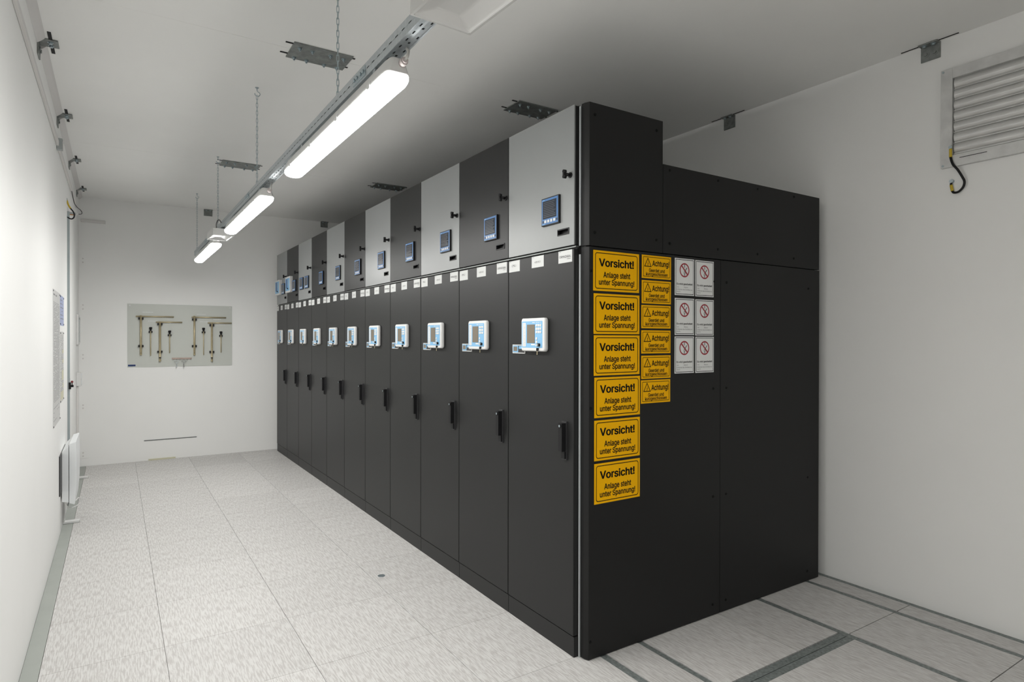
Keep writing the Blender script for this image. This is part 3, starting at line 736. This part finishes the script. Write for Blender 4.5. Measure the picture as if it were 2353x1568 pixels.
# ------------------------------------------------------------------ tool board on the back wall
BX0, BX1, BZ0, BZ1 = -1.763, -.552, 1.198, 2.002
bd = thing('tool_board', 'grey tool board on the back wall, holding levers and rods', 'tool board', (BX0, YB, BZ0))
bev(link('board_panel', MB().use(BOARD).box(0, BX1 - BX0, -.006, -.0005, 0, BZ1 - BZ0).mesh('board_panel'), bd), .001, 1)
fb = lambda u, v: (u, -.0066, v)
t = MB().use(BOARDBLUE).box(.007, .087, -.0068, -.006, .011, .034).use(PAPERW)
put_text(t, 'Ormazabal', .014, .080, .017, .028, lambda u, v: (u, -.0072, v), .01, False)
link('maker_tag', t.mesh('maker_tag'), bd, label='small blue tag with white writing')
for x, z in ((.026, .783), (1.187, .783)): link('board_screw', MB().use(WPLAST).cyl((x, -.006, z), (x, -.010, z), .009).mesh('board_screw'), bd)
LW = MB().use(WENAMEL)
for x0, x1, z in ((.165, .27, .697), (.225, .32, .585), (.385, .48, .631), (.40, .59, .558), (.78, .885, .683), (.82, .92, .585), (.98, 1.07, .62), (1.01, 1.18, .548)):
    x = x0
    while x < x1: LW.box(x, x + .010, -.0066, -.0061, z, z + .007); x += .010 + .006 * random.random() + .002
link('caption', LW.mesh('caption'), bd)
def tools_at(x): return x - BX0
def clip_mesh(x, z): return MB().use(BLACK).box(x - .029, x - .0125, -.034, -.006, z - .013, z + .013).box(x + .0125, x + .029, -.034, -.006, z - .013, z + .013).box(x - .0125, x + .0125, -.010, -.006, z - .013, z + .013)
LEV = [(-1.6175, 1.857, 1.350, -1.673, -1.250, 1.843, (1.815, 1.466), 'lever with crossbar, leftmost on the tool board', False),
       (-1.4075, 1.783, 1.265, -1.454, -1.155, 1.7735, (1.747, 1.392), 'lever with crossbar and black collar, left half of the tool board', True),
       (-1.012, 1.863, 1.342, -1.045, -.629, 1.845, (1.813, 1.463), 'lever with long crossbar, higher of the right pair on the tool board', False),
       (-.803, 1.778, 1.254, -.853, -.558, 1.772, (1.742, 1.384), 'lever with black collar at the right edge of the tool board', True)]
for x, zt, zb, c0, c1, zc, cz, lab, collar in LEV:
    for z in cz: link('spring_clip', clip_mesh(x - BX0, z - BZ0).mesh('spring_clip'), bd, label='black spring clip')
    r = thing('operating_lever', 'gold coloured ' + lab, 'lever', (x, YB - .024, zb), 'levers on the tool board')
    hh = zt - zb
    m_ = MB().use(BRASS).cyl((0, 0, .075), (0, 0, hh), .0123, n=20).cyl((0, 0, .02), (0, 0, .075), .0105, .0123, n=20).cyl((0, 0, 0), (0, 0, .02), .0125, n=20)
    link('shaft', m_.mesh('shaft'), r)
    link('crossbar', MB().use(BRASS).cyl((c0 - x, 0, zc - zb), (c1 - x, 0, zc - zb), .0085, n=14).mesh('crossbar'), r)
    if collar: link('collar', MB().use(BLACK).cyl((0, 0, .042), (0, 0, .056), .0128, n=20).mesh('collar'), r, label='black collar')
for x, zt, zb, lab in ((-1.511, 1.707, 1.342, 'first from the left'), (-1.298, 1.666, 1.375, 'second from the left'), (-.903, 1.706, 1.344, 'third from the left'), (-.692, 1.660, 1.375, 'rightmost')):
    zc = zt - .060
    link('spring_clip', MB().use(BLACK).box(x - BX0 - .021, x - BX0 - .0065, -.030, -.006, zc - BZ0 - .011, zc - BZ0 + .011).box(x - BX0 + .0065, x - BX0 + .021, -.030, -.006, zc - BZ0 - .011, zc - BZ0 + .011).box(x - BX0 - .0065, x - BX0 + .0065, -.010, -.006, zc - BZ0 - .011, zc - BZ0 + .011).mesh('spring_clip'), bd, label='black spring clip')
    r = thing('knob_rod', 'thin metal rod with black knob on the tool board, %s' % lab, 'rod', (x, YB - .0265, zb), 'knobbed rods on the tool board')
    link('rod', MB().use(BRASS).cyl((0, 0, 0), (0, 0, zt - zb - .04), .0062, n=12).mesh('rod'), r)
    k_ = MB().use(BLACK); z0 = zt - zb - .048
    prof = [(.0065, 0), (.010, .006), (.012, .02), (.0175, .035), (.0175, .043), (.012, .048)]
    for (ra, za), (rb, zb_) in zip(prof, prof[1:]): k_.cyl((0, 0, z0 + za), (0, 0, z0 + zb_), ra, rb, 16)
    link('knob', k_.mesh('knob'), r, label='black knob')
kr = thing('key_rail', 'small reddish wooden key rail at the foot of the tool board', 'key rack', (-1.273, YB - .006, 1.291))
bev(link('rail_strip', MB().use(WOOD).box(0, .231, -.012, -.0003, 0, .021).mesh('rail_strip'), kr), .002, 1)
for i in range(6):
    x = .012 + i * .0415
    link('hook', MB().use(KEYM).tube([(x, -.012, .008), (x, -.02, .003), (x, -.022, -.008), (x, -.027, -.012), (x, -.031, -.004)], .0022, 6, 4).mesh('hook'), kr)
def key(x, z, lab, dark):
    r = thing('double_bit_key', lab, 'key', (x, YB - .034, z))
    m = KEYM if dark else PALE
    link('bow', MB().use(m).tube([(.025 * cos(2 * pi * a / 12), 0, .013 * sin(2 * pi * a / 12)) for a in range(12)], .003, 6, 2, True).mesh('bow'), r)
    link('shank', MB().use(m).cyl((0, 0, -.012), (0, 0, -.058), .0038, n=10).cyl((0, 0, -.056), (0, 0, -.075), .0065, n=10).mesh('shank'), r)
key(-1.219, 1.265, 'shiny key with oval bow on the key rail, the left one', False)
key(-1.136, 1.267, 'dark key with oval bow on the key rail, the right one', True)

# back wall: slot, skirting piece, trunking, old plug plates
tag(link('wall_slot_cover', MB().use(RAILGREY).box(-1.584, -.983, YB - .004, YB - .0004, .252, .262).mesh('wall_slot_cover')), 'thin grey slot strip low on the back wall', 'strip')
tag(link('floor_profile', MB().use(POSTYEL).box(-1.536, -1.232, YB - .022, YB - .0004, .0005, .018).mesh('floor_profile')), 'short cream metal profile at the foot of the back wall', 'profile')
tr = thing('cable_trunking', 'short white trunking at the top left of the back wall', 'trunking', (-2.24, YB, 2.995))
bev(link('trunking_cover', MB().use(SIKA).box(0, .245, -.022, -.0005, -.016, .016).mesh('trunking_cover'), tr), .002, 1)
link('end_cap', MB().use(WPLAST).box(.245, .249, -.023, -.0005, -.017, .017).mesh('end_cap'), tr)
for i, (z0, z1, q) in enumerate(((2.46, 2.56, 'highest'), (1.889, 1.996, 'second from top'), (1.286, 1.387, 'middle'), (.686, .769, 'second from bottom'), (.10, .19, 'lowest'))):
    r = thing('blanking_plate', 'painted over joint plate at the left edge of the back wall, %s' % q, 'wall plate', (-2.252, YB, z0), 'painted joint plates in the back corner')
    link('plate', MB().use(WALL).box(0, .072, -.005, -.0004, 0, z1 - z0).mesh('plate'), r)
    for z in ((z1 - z0) * .3, (z1 - z0) * .75): link('screw', MB().use(SIKA).cyl((.03, -.005, z), (.03, -.009, z), .009, n=10).mesh('screw'), r)

# ------------------------------------------------------------------ left wall items
tk = thing('wall_trunking', 'long white cable trunking high along the left wall', 'trunking', (XL, 0, 3.02))
for a, b in ((YF + .01, 2.30), (2.3025, 3.395), (3.45, 6.05)):
    bev(link('trunking_cover', MB().use(SIKA).box(.0005, .017, a, b, 0, .036).mesh('trunking_cover'), tk), .002, 1)
jb = thing('junction_box', 'small grey junction box on the left wall trunking', 'junction box', (XL, 3.42, 2.995))
bev(link('box_body', MB().use(CLEARPL).box(.0005, .038, -.024, .024, 0, .085).mesh('box_body'), jb), .003)
link('box_lid', MB().use(SIKA).box(.038, .041, -.023, .023, .002, .06).mesh('box_lid'), jb)
def text_rows(y0, y1, z0, z1, step, hgt, fill=.9, lo=.35):
    m_ = MB().use(GREYINK); z = z1
    while z > z0:
        y = y1 if False else y0
        while y < y1 - .02:
            l_ = (.02 + .06 * random.random())
            if random.random() < fill: rect2d(m_, y, min(y1, y + l_), z - hgt, z, lambda u, v: (.0022, u, v))
            y += l_ + .012
        z -= step
    return m_
def poster(y0, y1, z0, z1, mat_, lab, name, rows):
    r = thing(name, lab, 'notice', (XL, 0, 0))
    link('sheet', MB().use(mat_).box(.0004, .0018, y0, y1, z0, z1).mesh('sheet'), r)
    for a in rows: link('printed_text', text_rows(*a).mesh('printed_text'), r)
    p_ = MB().use(DARKPL)
    for y in (y0 + .012, y1 - .012):
        for z in (z0 + .012, z1 - .012): p_.cyl((.0018, y, z), (.005, y, z), .006, n=10)
    link('pin', p_.mesh('pin'), r)
    return r
poster(3.07, 3.70, .92, 1.92, POSTER, 'large closely printed notice on the left wall', 'printed_notice', [(3.10, 3.67, 1.10, 1.83, .011, .0036), (3.10, 3.4, 1.86, 1.89, .03, .012), (3.10, 3.67, .96, 1.06, .03, .004, .5)])
pb = poster(3.735, 4.135, 1.67, 1.915, POSTBLUE, 'small blue notice on the left wall, above the cream one', 'blue_notice', [(3.76, 4.10, 1.70, 1.88, .03, .006, .7)])
py = poster(3.74, 4.12, 1.043, 1.62, POSTER, 'pale notice with cream blocks on the left wall, below the blue one', 'safety_notice', [(3.76, 4.08, 1.08, 1.59, .013, .004, .7)])
yb = MB().use(POSTYEL)
for y0, y1, z0, z1 in ((3.96, 4.10, 1.44, 1.47), (3.97, 4.10, 1.36, 1.39), (3.9, 4.10, 1.22, 1.30), (3.78, 4.10, 1.06, 1.13), (4.0, 4.1, 1.15, 1.19)): yb.box(.0018, .0024, y0, y1, z0, z1)
link('cream_block', yb.mesh('cream_block'), py)

dc = thing('door_catch', 'black door catch with dark red ball knob on the steel jamb', 'door catch', (XL, DY1 - .012, 1.11))
link('catch_plate', MB().use(GALV).box(-.012, .006, -.006, -.0005, -.06, .07).mesh('catch_plate'), dc)
link('catch_body', MB().use(BLACK).box(-.004, .014, -.03, -.006, -.035, .03).box(.014, .034, -.026, -.010, -.016, .006).mesh('catch_body'), dc)
link('ball_knob', MB().use(BLACK).cyl((.022, -.018, .006), (.022, -.018, .028), .004, n=8).use(REDKNOB).ball((.022, -.018, .036), .011, 14).mesh('ball_knob'), dc, label='dark red ball knob')
eb = thing('earth_strap', 'black earth strap looping at the top of the left door', 'cable', (XL, 4.60, 2.66))
pts = [(.0, -.012, .175), (.006, -.012, .15), (.014, -.012, .125), (.028, -.012, .10), (.048, -.012, .072), (.056, -.012, .044), (.052, -.012, .018), (.036, -.012, .004), (.018, -.012, .008), (.004, -.012, .018)]
link('cable', MB().use(BLACK).tube(pts, .0058, 10, 5).mesh('cable'), eb)
link('sleeve', MB().use(YGREEN).tube(pts[:4], .0072, 10, 5).mesh('sleeve'), eb, label='yellow sleeve')
link('lug', MB().use(ZINC).box(.0004, .004, -.020, -.002, .165, .19).box(.0004, .004, -.020, -.002, .008, .028).mesh('lug'), eb)
ds = thing('door_sensor', 'small door contact with orange edge above the left door', 'sensor', (XL, 4.96, 2.775))
link('sensor_body', MB().use(CLEARPL).box(.0005, .050, -.015, .015, -.010, .010).use(ORANGE).box(.0005, .046, -.013, .013, -.015, -.010).mesh('sensor_body'), ds)
link('plug', MB().use(WPLAST).cyl((.050, 0, 0), (.072, 0, 0), .007, n=10).mesh('plug'), ds)
link('lead', MB().use(DCABLE).tube([(.070, 0, 0), (.092, .01, .004), (.100, .02, .02), (.088, .03, .045), (.060, .05, .075), (.035, .08, .12), (.020, .12, .20), (.012, .15, .245)], .0035, 8, 5).mesh('lead'), ds)
gb = thing('slim_wall_case', 'slim grey wall case with a window near the back left corner', 'wall case', (XL, 6.33, 1.49))
bev(link('case_body', MB().use(WPLAST).box(.0005, .022, -.17, .17, 0, .345).mesh('case_body'), gb), .004)
link('case_window', MB().use(CLEARPL).box(.022, .025, -.14, .15, .025, .32).mesh('case_window'), gb)
link('case_slot', MB().use(DARKPL).box(.025, .027, -.10, .12, .295, .303).mesh('case_slot'), gb)
sw = thing('light_switch', 'white double light switch near the back left corner', 'light switch', (XL, 6.2, 1.02))
bev(link('switch_box', MB().use(WPLAST).box(.0005, .045, -.04, .04, 0, .155).mesh('switch_box'), sw), .004)
for z in (.012, .085): bev(link('rocker', MB().use(WENAMEL).prism([(.045, 0), (.054, 0), (.048, .06), (.045, .06)], lambda p, t, z=z: (p[0], t, z + p[1]), -.03, .03).mesh('rocker'), sw), .001, 1)
vt = thing('vertical_trunking', 'white trunking running down from the light switch to the floor', 'trunking', (XL, 6.2, 0))
bev(link('trunking_cover', MB().use(SIKA).box(.0005, .020, -.02, .02, .001, 1.018).mesh('trunking_cover'), vt), .002, 1)
def floor_trunk(y, z1, lab):
    r = thing('floor_trunking', lab, 'trunking', (XL, y, 0), 'short floor trunking pieces by the left wall')
    if z1: bev(link('wall_piece', MB().use(WPLAST).box(.0005, .014, -.03, .03, .022, z1).mesh('wall_piece'), r), .002, 1)
    bev(link('floor_piece', MB().use(WPLAST).box(.0005, .116, -.03, .03, .0005, .020).mesh('floor_piece'), r), .003, 1)
    link('end_cap', MB().use(SIKA).box(.116, .119, -.03, .03, .0005, .021).mesh('end_cap'), r)
floor_trunk(4.04, .27, 'short white trunking on the floor below the heater')
floor_trunk(6.0, None, 'short white trunking on the floor beyond the heater')
ht = thing('wall_heater', 'white electric convector heater mounted low on the left wall', 'heater', (XL, 3.78, .16))
bev(link('rear_shell', MB().use(WENAMEL).prism([(.008, .080), (.0535, .069), (.0535, .533), (.008, .484)], lambda p, t: (p[0], t, p[1]), 0, .58).mesh('rear_shell'), ht), .003)
bev(link('front_shell', MB().use(WENAMEL).prism([(.0565, .065), (.093, .050), (.1035, .20), (.1055, .42), (.1015, .561), (.0565, .548)], lambda p, t: (p[0], t, p[1]), -.006, .586).mesh('front_shell'), ht), .004)
link('wall_plate', MB().use(DARKPL).box(.0004, .0075, -.17, .52, .16, .475).mesh('wall_plate'), ht, label='dark mounting plate against the wall')
link('supply_lead', MB().use(WPLAST).tube([(.095, .10, .056), (.112, .12, .075), (.128, .14, .06), (.125, .14, .03), (.095, .10, .012), (.05, .06, .015), (.03, .05, .074)], .004, 8, 6).mesh('supply_lead'), ht)

# ------------------------------------------------------------------ right wall louvre and earth strap
VY0, VY1, VZ0, VZ1 = -1.75, -.738, 2.543, 3.098
lv = thing('louvre_vent', 'aluminium ventilation louvre high on the right wall', 'vent', (XR, 0, 0))
fr = MB().use(ALUF); d_ = -.026; wf = .058
fr.box(d_, -.0005, VY1 - wf, VY1, VZ0, VZ1).box(d_, -.0005, VY0, VY0 + wf, VZ0, VZ1).box(d_, -.0005, VY0 + wf, VY1 - wf, VZ1 - wf, VZ1).box(d_, -.0005, VY0 + wf, VY1 - wf, VZ0, VZ0 + wf + .005)
bev(link('frame', fr.mesh('frame'), lv), .001, 1)
link('backing', MB().use(BLACKGAP).box(-.003, -.0006, VY0 + wf, VY1 - wf, VZ0 + wf, VZ1 - wf).mesh('backing'), lv)
for i in range(8):
    zt = 3.040 - .0605 * i; zb = zt - .064
    if zb < VZ0 + wf: zb = VZ0 + wf + .006
    P = []
    for a in range(9):
        s_ = a / 8; P.append((-.006 - .013 * sin(pi * min(1, s_ * 1.12)) ** .8 if s_ < .9 else -.0065, zt - s_ * (zt - zb)))
    P += [(-.018, zb + .003), (-.018, zb), (-.004, zb), (-.004, zt)]
    link('slat', MB().use(ALU).prism(P, lambda p, t: (p[0], t, p[1]), VY0 + wf + .001, VY1 - wf - .004, False).mesh('slat'), lv)
for y, z in ((VY1 - .012, VZ1 - .012), (VY1 - .012, VZ0 + .012)): link('rivet', MB().use(ZINC).cyl((d_, y, z), (d_ - .003, y, z), .006, n=10).mesh('rivet'), lv)
link('drain_slot', MB().use(BLACKGAP).box(d_ - .0006, d_ + .0002, -.961, -.832, 2.583, 2.5865).mesh('drain_slot'), lv)
es = thing('earth_strap', 'black earth strap with yellow sleeves hanging from the louvre frame', 'cable', (XR, -.79, 2.4))
pts = [(-.035, -.002, .242), (-.035, -.002, .195), (-.035, -.014, .152), (-.033, -.036, .118), (-.026, -.056, .074), (-.022, -.065, .046), (-.018, -.057, .018), (-.016, -.036, -.002), (-.014, -.014, -.004), (-.013, -.003, .007), (-.012, .004, .043), (-.012, .002, .058)]
link('cable', MB().use(BLACK).tube(pts, .0062, 10, 6).mesh('cable'), es)
link('upper_sleeve', MB().use(YGREEN).tube(pts[:2], .0075, 10, 4).mesh('upper_sleeve'), es, label='yellow sleeve')
link('lower_sleeve', MB().use(YGREEN).tube(pts[9:11], .0075, 10, 4).mesh('lower_sleeve'), es, label='yellow sleeve')
link('upper_lug', MB().use(ZINC).cyl((-.0268, -.002, .25), (-.042, -.002, .25), .010, n=6).mesh('upper_lug'), es)
link('lower_lug', MB().use(ZINC).cyl((-.0005, .002, .064), (-.018, .002, .064), .011, n=6).mesh('lower_lug'), es)

tag(link('floor_plug', MB().use(ZINC).cyl((-.413, 1.51, .0002), (-.413, 1.51, .002), .024, n=20).mesh('floor_plug')), 'small grey round cap in the floor before the cubicles', 'cap')
